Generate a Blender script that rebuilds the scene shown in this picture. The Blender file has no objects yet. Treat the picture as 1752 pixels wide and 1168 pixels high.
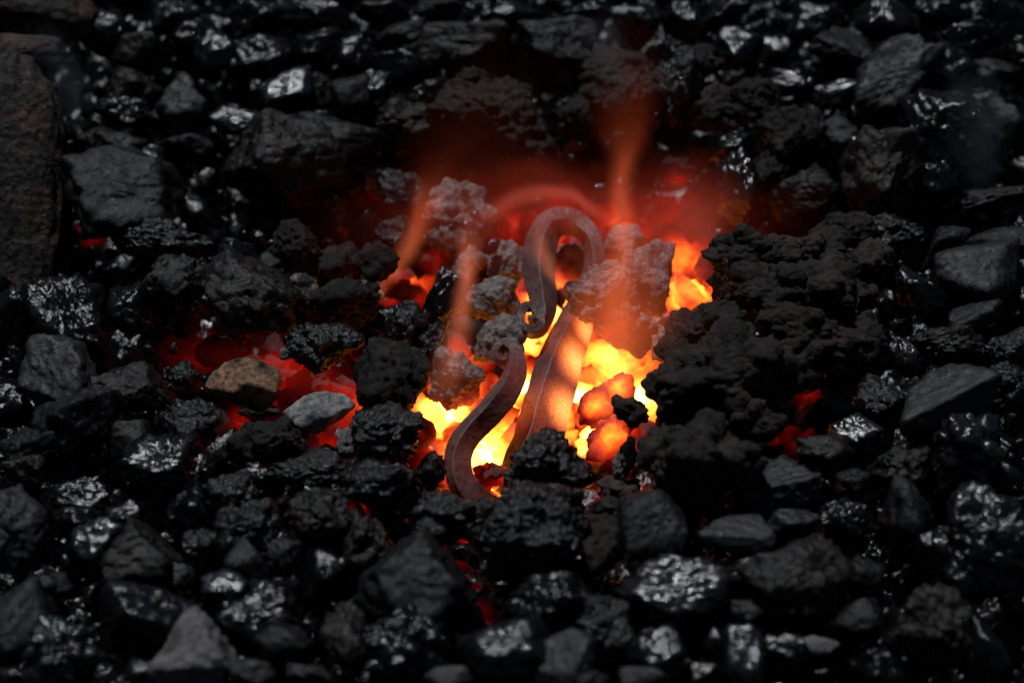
import bpy, math
import numpy as np
from mathutils import Vector, Matrix

# ------------------------------------------------------------------ camera
sc = bpy.context.scene
PITCH = math.radians(40.0); DIST = 1.0; LENS = 80.0; SENSOR = 36.0
PW, PH = 1752.0, 1168.0
col = sc.collection
cam_d = bpy.data.cameras.new('camera'); cam = bpy.data.objects.new('camera', cam_d); col.objects.link(cam)
cam.location = (0, -DIST*math.cos(PITCH), DIST*math.sin(PITCH))
cam.rotation_euler = (math.radians(90)-PITCH, 0, 0)
cam_d.lens = LENS; cam_d.sensor_width = SENSOR; cam_d.clip_start = 0.02; cam_d.clip_end = 50
cam_d.dof.use_dof = True; cam_d.dof.focus_distance = 0.985; cam_d.dof.aperture_fstop = 5.6; cam_d.dof.aperture_blades = 8
sc.camera = cam

# ------------------------------------------------------------------ world, sun, exposure
SUN_EL, SUN_AZ = 69.0, -24.0          # degrees; azimuth from +Y (behind the fire), minus = to the left
world = bpy.data.worlds.new('World'); sc.world = world; world.use_nodes = True
wn = world.node_tree.nodes; wl = world.node_tree.links
sky = wn.new('ShaderNodeTexSky'); sky.sky_type = 'NISHITA'; sky.sun_disc = False
sky.sun_elevation = math.radians(SUN_EL); sky.sun_rotation = math.radians(SUN_AZ)
bg = wn['Background']; wl.new(sky.outputs[0], bg.inputs[0]); bg.inputs[1].default_value = 0.012
sun_d = bpy.data.lights.new('sun', 'SUN'); sun_d.energy = 2.2; sun_d.angle = math.radians(1.0); sun_d.color = (0.93, 0.97, 1.0)
sun = bpy.data.objects.new('sun', sun_d); col.objects.link(sun)
se, sa = math.radians(SUN_EL), math.radians(SUN_AZ)
sdir = Vector((math.cos(se)*math.sin(sa), math.cos(se)*math.cos(sa), math.sin(se)))
sun.location = sdir*2; sun.rotation_euler = sdir.to_track_quat('Z', 'Y').to_euler()
vs = sc.view_settings; vs.view_transform = 'Standard'; vs.look = 'None'; vs.exposure = 0.0; vs.gamma = 1.0; vs.use_curve_mapping = False
sc.render.engine = 'CYCLES'
sc.cycles.use_denoising = True
sc.cycles.max_bounces = 6; sc.cycles.diffuse_bounces = 3; sc.cycles.glossy_bounces = 3
sc.cycles.volume_bounces = 0; sc.cycles.transparent_max_bounces = 16; sc.cycles.sample_clamp_indirect = 3.0
sc.cycles.volume_step_rate = 1.0

# ------------------------------------------------------------------ picking points in the place
SP, CP = math.sin(PITCH), math.cos(PITCH)
RIGHT = np.array([1., 0, 0]); UP = np.array([0, SP, CP]); BACK = np.array([0, -CP, SP])
CAM = np.array([0, -DIST*CP, DIST*SP]); K = SENSOR/LENS/PW
def ray(px, py): return RIGHT*((px-PW/2)*K) + UP*((PH/2-py)*K) - BACK
def at(px, py, z):
    r = ray(px, py); t = (z-CAM[2])/r[2]; return CAM + r*t, t      # world point, depth along the optical axis
def at_y(px, py, y):
    r = ray(px, py); t = (y-CAM[1])/r[1]; return CAM + r*t, t
def bank(px, py):                          # the coal is heaped up behind the hollow and to the right of it
    a = np.clip((330-np.asarray(py, float))/330, 0, 1.8); b = np.clip((np.asarray(px, float)-1440)/330, 0, 1.8)
    return 0.042*a*a/(a+.35)*1.35 + 0.015*b*b/(b+.4)
RCAM = Matrix((RIGHT, UP, BACK)).transposed()

# ------------------------------------------------------------------ noise and lump shapes (numpy)
def _h(ix, iy, iz, s):
    n = (ix*374761393 + iy*668265263 + iz*1274126177 + s*974711) & 0x7fffffff
    n = ((n ^ (n >> 13))*1103515245) & 0x7fffffff
    n = ((n ^ (n >> 15))*12345679) & 0x7fffffff
    return (n ^ (n >> 12)) & 0xffff
def noise(P, s=0):
    P = P + 100.0; I = np.floor(P).astype(np.int64); F = P - I; U = F*F*F*(F*(F*6-15)+10)
    out = 0
    for dx in (0, 1):
        for dy in (0, 1):
            for dz in (0, 1):
                v = _h(I[:, 0]+dx, I[:, 1]+dy, I[:, 2]+dz, s)/32767.5 - 1.0
                w = (U[:, 0] if dx else 1-U[:, 0])*(U[:, 1] if dy else 1-U[:, 1])*(U[:, 2] if dz else 1-U[:, 2])
                out = out + v*w
    return out
def fbm(P, o, s=0, g=0.5):
    a, r = 1.0, 0
    for i in range(o): r = r + a*noise(P*(2.03**i)+i*7.1, s+i*17); a *= g
    return r
_ico = {}
def ico(l):
    if l not in _ico:
        import bmesh
        bm = bmesh.new(); bmesh.ops.create_icosphere(bm, subdivisions=l, radius=1.0)
        V = np.array([v.co[:] for v in bm.verts]); T = np.array([[v.index for v in f.verts] for f in bm.faces]); bm.free()
        _ico[l] = (V/np.linalg.norm(V, axis=1)[:, None], T)
    return _ico[l]
def sphere_pts(rng, n):
    P = [rng.normal(size=3)]; P[0] /= np.linalg.norm(P[0])
    while len(P) < n:
        C = rng.normal(size=(10, 3)); C /= np.linalg.norm(C, axis=1)[:, None]
        d = np.min(np.linalg.norm(C[:, None]-np.array(P)[None], axis=2), axis=1); P.append(C[np.argmax(d)])
    return np.array(P)
HALF = np.array([-0.1, 0.56, 0.82])     # a face turned like this mirrors the daylight to the lens
def shape(kind, rng, lvl, planes=None):
    D, T = ico(lvl); s = int(rng.integers(1, 9999)); off = rng.uniform(0, 30, 3)
    if kind in 'CSB':
        N = sphere_pts(rng, 11 if kind == 'C' else 9); O = rng.uniform(0.66, 1.0, len(N))
        if planes is not None:
            Q = np.array(planes, float); N = np.vstack([N, Q[:, :3]/np.linalg.norm(Q[:, :3], axis=1)[:, None]]); O = np.concatenate([O, Q[:, 3]])
        k = {'C': 22.0, 'S': 12.0, 'B': 5.0}[kind]
        r = (np.sum((np.maximum(D@N.T, 1e-4)/O)**k, axis=1))**(-1/k)
        if kind == 'B': r = np.sum(np.abs(D)**2.1, axis=1)**(-1/2.1)*(1+.10*noise(D*1.3+off, s))
        P = D*r[:, None]
        r2 = 0.11*fbm(P*2.3+off, 3, s) + 0.05*(1-np.abs(noise(P*4.5+off, s+5))*2) + 0.032*fbm(P*10+off, 3, s+9, .6)
        if kind == 'S': r2 *= 0.5
        if kind == 'B': r2 = 0.4*r2 + 0.014*fbm(P*9+off, 4, s+70, 0.65)
        P = P*(1+r2)[:, None]
        if kind == 'C':                                          # steps along the bedding, as coal breaks
            ax = rng.normal(size=3); ax /= np.linalg.norm(ax); t = P@ax*rng.uniform(4, 7)+0.5*noise(P*1.5+off, s)
            st = np.floor(t)+np.clip((t-np.floor(t)-0.8)*5, 0, 1)-t
            P = P*(1+0.055*st)[:, None]
    else:
        if kind == 'R':
            N = sphere_pts(rng, 11); O = rng.uniform(0.62, 1.0, 11); base = (np.sum((np.maximum(D@N.T, 1e-4)/O)**8.0, axis=1))**(-1/8)
        n1, n2, n3 = (9, 40, 120) if kind == 'K' else (8, 36, 130)
        a1, a2, a3 = (0.52, 0.28, 0.12) if kind == 'K' else (0.46, 0.23, 0.10)
        r = 0.72+0.16*fbm(D*1.6+off, 2, s) if kind == 'K' else base*(1+0.14*fbm(D*2.2+off, 3, s)); P = D*r[:, None]
        for n, a, wgt in ((n1, a1, 0.6), (n2, a2, 0.85), (n3, a3, 0.7)) if kind == 'K' else ((n1, a1, .22), (n2, a2, 0.42), (n3, a3, 0.6)):
            C = rng.normal(size=(n, 3)); C /= np.linalg.norm(C, axis=1)[:, None]
            R = a*rng.uniform(0.55, 1.15, n); best = np.zeros(len(D))
            for c, q in zip(C, R):
                d2 = np.sum((D-c)**2, axis=1); best = np.maximum(best, np.sqrt(np.maximum(q*q-d2, 0)))
            P = P+D*(best*wgt)[:, None]
        rough = 0.028 if kind == 'K' else 0.05
        P = P*(1+rough*fbm(P*7+off, 4, s+3, 0.6))[:, None]
        if kind == 'R': P = P*(1-0.10*np.maximum(0, noise(P*6+off, s+40)-0.15))[:, None]
    c = (P.max(0)+P.min(0))/2; e = (P.max(0)-P.min(0))/2
    return (P-c)/e, T

# ------------------------------------------------------------------ temperature of the fire: places where it burns hottest
PX = K*DIST                                # metres of one photograph pixel at the focus distance
HOT = []
def hot(px, py, z, r, a, sy=1.0):
    p, t = at(px, py, z); HOT.append((p, r*PX, a))
for h_ in [(757,708,-.045,64,.98),(830,780,-.04,82,.96),(842,830,-.035,45,.95),(940,530,-.045,58,.96),(912,580,-.045,50,.94),(897,668,-.045,54,.98),
           (985,735,-.04,58,.96),(995,675,-.045,48,1.0),(1098,680,-.045,64,1.0),(1050,620,-.045,95,.80),(1180,500,-.045,62,.84),(1165,450,-.05,55,.70),
           (1065,835,-.03,50,.56),(1030,880,-.03,36,.50),(700,485,-.04,60,.62),(770,450,-.045,55,.56),(620,692,-.045,76,.52),(500,650,-.05,105,.395),(425,715,-.04,50,.42),(340,605,-.045,75,.31),
           (960,400,-.05,90,.50),(1060,405,-.05,75,.48),(1150,390,-.055,90,.40),(880,390,-.05,50,.54),(870,310,-.05,90,.34),(1350,718,-.02,48,.45),(1385,660,-.02,40,.38),
           (800,950,-.02,30,.50),(812,1045,-.02,42,.43),(592,850,-.02,30,.53),(604,872,-.02,22,.53),(155,405,-.03,55,.30),(630,345,-.045,70,.32),(1250,340,-.05,80,.34),
           (1158,306,-.006,30,.40),(1045,720,-.03,60,.70),(800,610,-.045,60,.52),(880,490,-.04,50,.52),(790,660,-.05,60,.68),(560,770,-.045,55,.40),(1290,405,-.05,34,.40),
           (1050,560,-.006,60,.36),(1022,690,-.008,42,.72),(1050,745,-.012,50,.68),(1062,662,-.012,38,.76),(850,722,-.022,40,.58),(838,816,-.014,30,.60),(708,745,-.014,40,.52)]: hot(*h_)
HP = np.array([h[0] for h in HOT]); HR = np.array([h[1] for h in HOT]); HA = np.array([h[2] for h in HOT])
def heat(P):
    out = np.zeros(len(P))
    for p, r, a in zip(HP, HR, HA):
        d2 = np.sum((P-p)**2, axis=1)/(r*r); out = np.maximum(out, a*np.exp(-0.55*d2))
    return out

# ------------------------------------------------------------------ materials
def nmat(name):
    m = bpy.data.materials.new(name); m.use_nodes = True; nt = m.node_tree
    return m, nt, nt.nodes, nt.links, nt.nodes['Principled BSDF']
def ramp(nodes, stops):
    n = nodes.new('ShaderNodeValToRGB'); e = n.color_ramp.elements
    while len(e) < len(stops): e.new(0.5)
    for i, (p, c) in enumerate(stops): e[i].position = p; e[i].color = (*c, 1)
    return n
def math_n(nodes, links, op, a, b=None, c=None, clamp=False):
    n = nodes.new('ShaderNodeMath'); n.operation = op; n.use_clamp = clamp
    for i, v in enumerate((a, b, c)):
        if v is None: continue
        if isinstance(v, (int, float)): n.inputs[i].default_value = v
        else: links.new(v, n.inputs[i])
    return n.outputs[0]
def emission_from_heat(nodes, links, bsdf, vec, fine=120.0, amp=0.29, metal=False):
    at_ = nodes.new('ShaderNodeAttribute'); at_.attribute_name = 'warmth'
    n = nodes.new('ShaderNodeTexNoise'); n.inputs['Scale'].default_value = fine; n.inputs['Detail'].default_value = 4; n.inputs['Roughness'].default_value = 0.6
    links.new(vec, n.inputs['Vector'])
    f = math_n(nodes, links, 'MULTIPLY_ADD', n.outputs[0], amp*2, 1-amp)
    h = math_n(nodes, links, 'MULTIPLY', at_.outputs['Fac'], f)
    cr = ramp(nodes, [(0.0, (1, .006, .004)), (0.38, (1, .017, .008)), (0.55, (1, .085, .010)), (0.72, (1, .25, .02)), (0.88, (1, .43, .05)), (1.0, (1, .60, .17))])
    if metal: cr = ramp(nodes, [(0.0, (1, .02, .008)), (0.3, (1, .07, .025)), (0.42, (1, .16, .035)), (0.6, (1, .24, .05))])
    links.new(h, cr.inputs[0])
    st = math_n(nodes, links, 'MULTIPLY', math_n(nodes, links, 'POWER', math_n(nodes, links, 'MAXIMUM', math_n(nodes, links, 'SUBTRACT', h, 0.10), 0.0), 3.2), 12.5)
    links.new(cr.outputs[0], bsdf.inputs['Emission Color']); links.new(st, bsdf.inputs['Emission Strength'])
def rock(name, c1, c2, ro, bump, bscale, spec=0.5, patch=None, glow=False, cell=0.5, spark=0.0, relief=1.0):
    m, nt, nodes, links, b = nmat(name)
    tc = nodes.new('ShaderNodeTexCoord'); oi = nodes.new('ShaderNodeObjectInfo')
    ad = nodes.new('ShaderNodeVectorMath'); ad.operation = 'MULTIPLY_ADD'
    comb = nodes.new('ShaderNodeCombineXYZ')
    for i, k in enumerate((3.1, 5.7, 1.9)): links.new(math_n(nodes, links, 'MULTIPLY', oi.outputs['Random'], k), comb.inputs[i])
    va = nodes.new('ShaderNodeVectorMath'); va.operation = 'ADD'; links.new(tc.outputs['Object'], va.inputs[0]); links.new(comb.outputs[0], va.inputs[1]); vec = va.outputs[0]
    nodes.remove(ad)
    def nz(scale, detail=4, rough=0.6):
        n = nodes.new('ShaderNodeTexNoise'); n.inputs['Scale'].default_value = scale; n.inputs['Detail'].default_value = detail; n.inputs['Roughness'].default_value = rough; links.new(vec, n.inputs['Vector']); return n.outputs[0]
    big = nz(70, 3); mid = nz(bscale, 5, 0.65); fine = nz(bscale*3.1, 4, 0.7)
    vo = nodes.new('ShaderNodeTexVoronoi'); vo.inputs['Scale'].default_value = bscale*1.25; links.new(vec, vo.inputs['Vector'])
    cr = ramp(nodes, [(0.36, c1), (0.66, c2)]); links.new(mid, cr.inputs[0]); colr = cr.outputs[0]
    if patch:
        mx = nodes.new('ShaderNodeMix'); mx.data_type = 'RGBA'; pr = ramp(nodes, [(patch[1], (0, 0, 0)), (patch[1]+0.1, (1, 1, 1))]); links.new(big, pr.inputs[0])
        links.new(pr.outputs[0], mx.inputs['Factor']); links.new(colr, mx.inputs['A']); mx.inputs['B'].default_value = (*patch[0], 1); colr = mx.outputs['Result']
    links.new(colr, b.inputs['Base Color'])
    rr = nodes.new('ShaderNodeMapRange'); rr.inputs[1].default_value = 0.35; rr.inputs[2].default_value = 0.65; rr.inputs[3].default_value = ro[0]; rr.inputs[4].default_value = ro[1]
    links.new(nz(bscale*0.8, 3), rr.inputs[0]); links.new(rr.outputs[0], b.inputs['Roughness'])
    b.inputs['Specular IOR Level'].default_value = spec
    hgt = math_n(nodes, links, 'ADD', mid, math_n(nodes, links, 'MULTIPLY', fine, 0.4))
    hgt = math_n(nodes, links, 'ADD', hgt, math_n(nodes, links, 'MULTIPLY', vo.outputs['Distance'], cell))
    bp = nodes.new('ShaderNodeBump'); bp.inputs['Strength'].default_value = bump; bp.inputs['Distance'].default_value = 0.0022*relief
    links.new(hgt, bp.inputs['Height']); nrm = bp.outputs[0]
    if spark:                                                    # crystal faces: every small cleavage cell has its own tilt
        v2 = nodes.new('ShaderNodeTexVoronoi'); links.new(math_n(nodes, links, 'MULTIPLY_ADD', oi.outputs['Random'], bscale*1.6, bscale*2.0), v2.inputs['Scale'])
        dn = nodes.new('ShaderNodeVectorMath'); dn.operation = 'MULTIPLY_ADD'
        nv = nodes.new('ShaderNodeTexNoise'); nv.inputs['Scale'].default_value = bscale*2; links.new(vec, nv.inputs['Vector'])
        links.new(nv.outputs['Color'], dn.inputs[0]); dn.inputs[1].default_value = (.0022,)*3; links.new(vec, dn.inputs[2]); links.new(dn.outputs[0], v2.inputs['Vector'])
        sb = nodes.new('ShaderNodeVectorMath'); sb.operation = 'SUBTRACT'; links.new(v2.outputs['Color'], sb.inputs[0]); sb.inputs[1].default_value = (.5, .5, .5)
        ma = nodes.new('ShaderNodeVectorMath'); ma.operation = 'MULTIPLY_ADD'; links.new(sb.outputs[0], ma.inputs[0]); pk = nodes.new('ShaderNodeMapRange'); pk.inputs[1].default_value = .42; pk.inputs[2].default_value = .58; pk.inputs[3].default_value = spark*.15; pk.inputs[4].default_value = spark; links.new(nz(95, 2), pk.inputs[0]); links.new(pk.outputs[0], ma.inputs[1]); links.new(nrm, ma.inputs[2])
        no = nodes.new('ShaderNodeVectorMath'); no.operation = 'NORMALIZE'; links.new(ma.outputs[0], no.inputs[0]); nrm = no.outputs[0]
    links.new(nrm, b.inputs['Normal'])
    if glow: emission_from_heat(nodes, links, b, vec)
    return m
SPEC = {   # name: colour low, colour high, roughness, bump, bump scale, specular, patch, cells, crystal faces, relief
 'black':  ((.0018,.0018,.0021), (.0045,.0045,.0052), (.18,.36), .8, 250, .45, None, .25, .60, .22),
 'gloss':  ((.002,.0022,.0026), (.006,.0066,.0076), (.12,.28), .8, 270, .58, None, .3, .66, .20),
 'silver': ((.004,.0046,.0054), (.013,.0148,.017), (.11,.26), .8, 290, .72, None, .35, .58, .18),
 'dull':   ((.003,.003,.0034), (.0085,.0085,.0095), (.38,.66), .8, 230, .32, None, .4, .34, .50),
 'grey':   ((.009,.0096,.0104), (.024,.025,.027), (.40,.66), .8, 230, .38, None, .4, .32, .45),
 'brown':  ((.003,.0027,.0026), (.009,.0078,.007), (.32,.62), .85, 230, .36, ((.020,.0125,.009), .53), .5, .38, .6),
 'coke':   ((.0035,.0032,.0031), (.0135,.012,.0112), (.55,.85), .9, 280, .30, ((.026,.0175,.013), .51), .3, .4, .9),
 'mound':  ((.005,.0044,.004), (.022,.0175,.015), (.55,.88), .9, 280, .30, ((.034,.0225,.0165), .50), .3, .35, .9),
 'crust':  ((.002,.002,.002), (.0075,.0075,.008), (.18,.40), .9, 330, .55, None, .8, .5, .6),
 'rust':   ((.007,.0048,.004), (.034,.021,.0155), (.60,.90), .9, 300, .30, None, .3, .3, .9),
 'white':  ((.10,.098,.098), (.34,.33,.32), (.75,.95), .9, 260, .25, ((.08,.075,.07), .62), .4, 0, .7),
 'ash':    ((.075,.072,.072), (.20,.19,.187), (.70,.95), .9, 280, .30, ((.022,.020,.019), .58), .4, 0, .8),
 'pinkash':((.07,.058,.054), (.30,.245,.23), (.50,.85), .9, 300, .45, ((.016,.0135,.0125), .55), .4, .35, .9),
 'tan':    ((.08,.045,.028), (.36,.20,.12), (.70,.95), .9, 280, .30, ((.008,.007,.0065), .53), .4, 0, .9),
 'brick':  ((.005,.0042,.0038), (.023,.0165,.013), (.50,.85), .95, 210, .40, ((.060,.030,.017), .50), .4, .45, .9),
 'ember':  ((.02,.015,.013), (.07,.052,.045), (.70,.95), .80, 300, .25, None, .3, 0, .7),
}
_mats = {}
def mat(name, glow):
    k = (name, glow)
    if k not in _mats:
        c1, c2, ro, bu, bs, sp, pa, ce, sk, rl = SPEC[name]
        _mats[k] = rock(('hot_' if glow else '')+name+'_rock', c1, c2, ro, bu, bs, sp, pa, glow, ce, sk, rl)
    return _mats[k]

# ------------------------------------------------------------------ building lumps
def mesh_from(name, V, T, heatv=None):
    me = bpy.data.meshes.new(name); me.vertices.add(len(V)); me.vertices.foreach_set('co', np.ascontiguousarray(V, dtype=np.float32).ravel())
    n = len(T); me.loops.add(n*3); me.loops.foreach_set('vertex_index', np.ascontiguousarray(T, dtype=np.int32).ravel())
    me.polygons.add(n); me.polygons.foreach_set('loop_start', np.arange(0, n*3, 3, dtype=np.int32)); me.polygons.foreach_set('loop_total', np.full(n, 3, dtype=np.int32))
    me.polygons.foreach_set('use_smooth', np.ones(n, dtype=bool)); me.update(); me.validate()
    if heatv is not None:
        a = me.attributes.new('warmth', 'FLOAT', 'POINT'); a.data.foreach_set('value', heatv.astype(np.float32))
    return me
def lump_geometry(px, py, w, h, kind, z, roll, seed, lvl, planes=None, deep=None):
    p, t = at(px, py, z+float(bank(px, py))); u = K*t
    rng = np.random.default_rng(seed)
    V, T = shape(kind, rng, lvl, planes)
    rx, ry = w*u/2, h*u/2; rz = (deep*u/2) if deep else 0.5*(min(rx, ry)+math.sqrt(rx*ry))
    V = V*np.array([rx, ry, rz])
    R = RCAM @ Matrix.Rotation(math.radians(roll), 3, 'Z')
    return V, T, p, R
NAME = {'coal': 'coal_lump', 'coke': 'coke_lump', 'ember': 'glowing_ember', 'ash': 'ash_lump', 'brick': 'fire_brick'}
placed = []
def lump(px, py, w, h, kind, m, label, z=0.0, roll=0, cat=None, group=None, planes=None, glint=0, seed=None, deep=None, lvl=None, name=None):
    f_ = {'C': 1.12, 'S': 1.12, 'R': 1.07, 'K': 1.07, 'B': 1.0}[kind]; w *= f_; h *= f_
    if seed is None: seed = int(px*7919+py*104729) % 99991
    if lvl is None:
        s = max(w, h); lvl = 5 if (kind in 'KR' and s > 85) or s > 125 else 4
    if s_big(w, h, kind): lvl = max(lvl, 6)
    if glint:
        rg = np.random.default_rng(seed+1); f = HALF+rg.normal(size=3)*0.06; f /= np.linalg.norm(f)
        c, s_ = math.cos(math.radians(-roll)), math.sin(math.radians(-roll)); f = np.array([f[0]*c-f[1]*s_, f[0]*s_+f[1]*c, f[2]])
        planes = list(planes or [])+[(*f, glint)]
    V, T, p, R = lump_geometry(px, py, w, h, kind, z, roll, seed, lvl, planes, deep)
    W = V@np.array(R).T + p
    H = heat(W); glow = H.max() > 0.20
    cat = cat or ('coke' if kind in 'KR' else 'coal')
    nm = name or NAME[cat]
    me = mesh_from(nm, V, T, H if glow else None); me.materials.append(mat(m, glow))
    o = bpy.data.objects.new(nm, me); o.matrix_world = Matrix.LocRotScale(Vector(p), R.to_quaternion(), None)
    col.objects.link(o); o['label'] = label; o['category'] = cat
    if group: o['group'] = group
    placed.append((px, py, w, h))
    return o
def s_big(w, h, kind): return kind in 'KR' and max(w, h) > 150

# ================================================================== SETTING: forge bed under everything
gpx, gpy = np.meshgrid(np.linspace(-420, 2170, 340), np.linspace(1480, -330, 340))
def dip(cx, cy, rx, ry, d): return d*np.exp(-0.6*(((gpx-cx)/rx)**2+((gpy-cy)/ry)**2)**2)
gz = -0.030 + bank(gpx, gpy) - dip(930, 570, 330, 230, .030) - dip(500, 640, 230, 120, .026)
gd = np.stack([(gpx.ravel()-PW/2)*K, SP*(PH/2-gpy.ravel())*K+CP, CP*(PH/2-gpy.ravel())*K-SP], 1)
B = CAM + gd*((gz.ravel()-CAM[2])/gd[:, 2])[:, None]
B[:, 2] += 0.007*fbm(B*90, 3, 3) + 0.004*np.abs(noise(B*220, 8))
n = 340; ii = np.arange(n-1)[:, None]*n+np.arange(n-1)[None]; ii = ii.ravel()
BT = np.concatenate([np.stack([ii, ii+1, ii+n+1], 1), np.stack([ii, ii+n+1, ii+n], 1)])
me = mesh_from('ground', B, BT, heat(B)); me.materials.append(mat('black', True))
o = bpy.data.objects.new('ground', me); col.objects.link(o); o['kind'] = 'structure'
# ================================================================== LUMPS of coal and coke, each a thing
L = lump
# ---- far left: the fire brick edging of the hearth
L(-4,356,256,600,'B','brick','large weathered fire brick with rusty pitted face along the left edge',z=.004,cat='brick',deep=150,lvl=6,seed=5)
L(62,18,210,130,'B','brick','rust-stained broken brick piece in the top left corner above the large fire brick',z=.01,cat='brick',roll=-12,lvl=5)
# ---- upper left coal: many lumps coloured black to stand in for dimmer light
L(240,92,92,66,'C','brown','brown-black coal lump with tiny glints near the top left brick corner',z=.0)
L(372,90,72,58,'C','gloss','small angular coal lump with three sharp glints, upper left of the brightest facet',roll=8,glint=.72)
L(452,98,118,74,'C','black','dull coal block with lit flat top and black front above the bright mirror facet')
L(492,156,96,62,'C','silver','coal lump with a dazzling mirror-like facet tilted up to the right, upper left area',z=.004,roll=22,glint=.42)
L(312,168,82,84,'C','grey','smooth grey faceted coal lump left of the silvery slab',z=.004,planes=[(-.15,.35,.9,.5)])
L(404,208,118,46,'C','silver','long flat silvery coal slab glittering on top, left of the dark brown block',z=.004,roll=-6,glint=.5)
L(232,152,92,72,'C','brown','brown coal lump with a glinting rim left of the smooth grey faceted lump')
L(400,150,50,46,'C','dull','small dull coal piece tucked left of the mirror-like facet',z=-.006)
L(540,22,126,70,'C','gloss','glossy coal lump with sparkling top at the top edge, upper left',roll=-14,glint=.6)
L(562,78,96,60,'C','black','dull grey coal lump under the sparkling top-edge lump',roll=10)
L(548,155,78,60,'C','dull','dull dark coal lump right of the mirror-like facet',z=-.004)
L(205,332,196,156,'C','dull','big dark lump with a broad flat grey face and brown edge beside the fire brick',z=.012,roll=-6,planes=[(.02,.45,.88,.42),(.9,.35,.2,.6)],seed=12)
L(190,252,110,62,'C','brown','brown ridged coal lump wedged behind the big grey-faced lump',z=.004,roll=-20)
L(492,282,204,160,'C','brown','large dark brown coal block with rust-coloured ridge, below the silvery slab',z=.010,roll=-8,seed=44)
L(322,252,92,52,'C','dull','flat dull coal piece between the big grey-faced lump and the brown block',roll=-8)
L(572,236,168,84,'S','dull','long rounded dull coal slab right of the large brown block',z=.0,roll=-4)
L(272,206,46,36,'C','dull','small coal chip below the smooth grey faceted lump')
L(568,350,56,66,'K','crust','small bubbly coke knob with round glints at the lower right of the brown block',z=-.004)
L(262,275,40,52,'C','gloss','small chip with wet-looking glints above the big grey-faced lump',z=.006,glint=.7)
L(214,186,112,64,'C','black','black coal lump in shadow beside the brick, below the glinting brown lump')
L(40,92,150,70,'B','brick','low brown stone lying across the top of the large fire brick',z=.03,cat='brick',name='fire_brick')
L(330,60,80,50,'C','black','dark coal lump at the top left, above the sharp-glinted small lump',z=-.004)
L(440,30,100,56,'C','black','dark coal lump near the top edge left of the sparkling top-edge lump',z=-.004)
L(300,30,90,60,'C','black','black coal lump at the top edge right of the rust-stained brick',z=-.006)
L(180,60,80,80,'C','black','shadowed coal lump just right of the rust-stained brick piece',z=-.006)
# ---- upper middle: black colour on many lumps paints the light falloff at the back
L(610,88,74,84,'C','gloss','glinting coal lump left of the thin tilted slab, top centre-left',glint=.75)
L(690,58,88,40,'C','dull','thin tilted dull coal slab at the top, left of centre',roll=18)
L(800,78,158,96,'C','brown','large dark coal slab with rough lit upper edge, top centre',roll=-8)
L(690,116,110,56,'C','black','dull coal slab with glint at its right tip under the thin tilted slab',roll=-10)
L(642,142,54,60,'C','gloss','small cluster-glinting coal piece below the two slabs, upper centre-left',roll=-40,glint=.6)
L(600,162,66,66,'S','dull','round dull coal lump left of the small cluster-glinting piece')
L(752,18,80,52,'C','dull','greyish coal lump at the top edge, left of the large dark slab',z=-.003)
L(655,20,90,52,'C','black','black coal lump at the top edge above the thin tilted slab',z=-.006)
L(952,72,128,86,'C','dull','smoky dull coal lump at the top centre with glints on its right shoulder',roll=-8)
L(880,30,90,56,'C','black','dark coal lump at the top edge right of the large dark slab',z=-.004)
L(1010,22,90,50,'C','black','dim coal lump at the top edge right of the smoky dull lump',z=-.004)
L(1090,40,90,64,'C','black','dark coal lump at the top edge behind the reddish-brown coke ball',z=-.004)
L(730,160,110,70,'C','black','black coal lump in shadow behind the brown coke slope',z=-.004)
L(690,215,110,90,'R','brown','dark brown coke lump left of the brown coke slope',z=-.002)
L(855,222,240,170,'R','rust','broad brown crumbly coke slope behind the fire with ashy lower edge',z=.004,roll=-16,seed=7)
L(808,140,64,50,'K','coke','smooth round coke knob on top of the brown coke slope',z=.010)
L(868,160,80,56,'K','coke','dusty coke knob on the crest of the brown coke slope, beside the round knob',z=.008)
L(915,262,70,60,'R','crust','glinting dark coke knob at the right foot of the brown coke slope',z=-.004)
L(1000,200,100,90,'R','coke','dark coke lump in shadow between the brown slope and the reddish coke ball',z=-.008)
L(1066,150,146,148,'R','rust','reddish-brown crumbly coke ball overhanging the back of the fire',z=.010,seed=19)
L(1152,152,96,138,'R','crust','glossy black pitted coke lump joined to the reddish coke ball',z=.010)
L(1150,282,86,72,'R','coke','coke knob with a red-hot underside hanging over the back of the fire',z=-.004)
L(1080,262,90,70,'R','coke','dark coke knob left of the red-bottomed knob at the back of the fire',z=-.012)
L(960,130,70,60,'C','black','black coal lump between the smoky dull lump and the brown slope',z=-.006)
# ---- upper right: shade put into the colour, many lumps get the black material
L(1176,36,78,60,'C','black','dull coal lump with lit crown above the glossy black pitted coke')
L(1246,22,80,52,'C','black','dull coal lump at the top edge, right of centre',roll=8)
L(1256,80,92,72,'C','gloss','coal lump with blue-white glitter along its crown, upper right of the reddish coke ball',glint=.6)
L(1330,86,68,48,'C','gloss','small glossy coal lump right of the blue-white glittering one',glint=.7)
L(1396,38,98,76,'C','black','black coal lump with one bright glint on top near the top right',glint=.85)
L(1516,32,98,68,'C','gloss','round glinting coal lump at the top right edge',glint=.75)
L(1450,86,112,66,'S','dull','flat dull parallelogram slab leaning down to the right, upper right',roll=-28,z=.004)
L(1528,136,172,104,'C','grey','long tilted grey coal lump with sharp white specks, upper right',roll=48,z=.008,planes=[(.1,.3,.95,.5)],seed=61)
L(1616,118,104,82,'C','gloss','rounded coal lump with a bright glint at its top left, beside the long tilted lump',z=.004,glint=.8)
L(1692,126,82,46,'C','dull','low dull coal piece near the right edge, upper corner')
L(1672,62,118,50,'C','black','faint dull coal slab in the top right corner',roll=6)
L(1610,25,90,54,'C','black','black coal lump at the top edge in the right corner',z=-.005)
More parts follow.
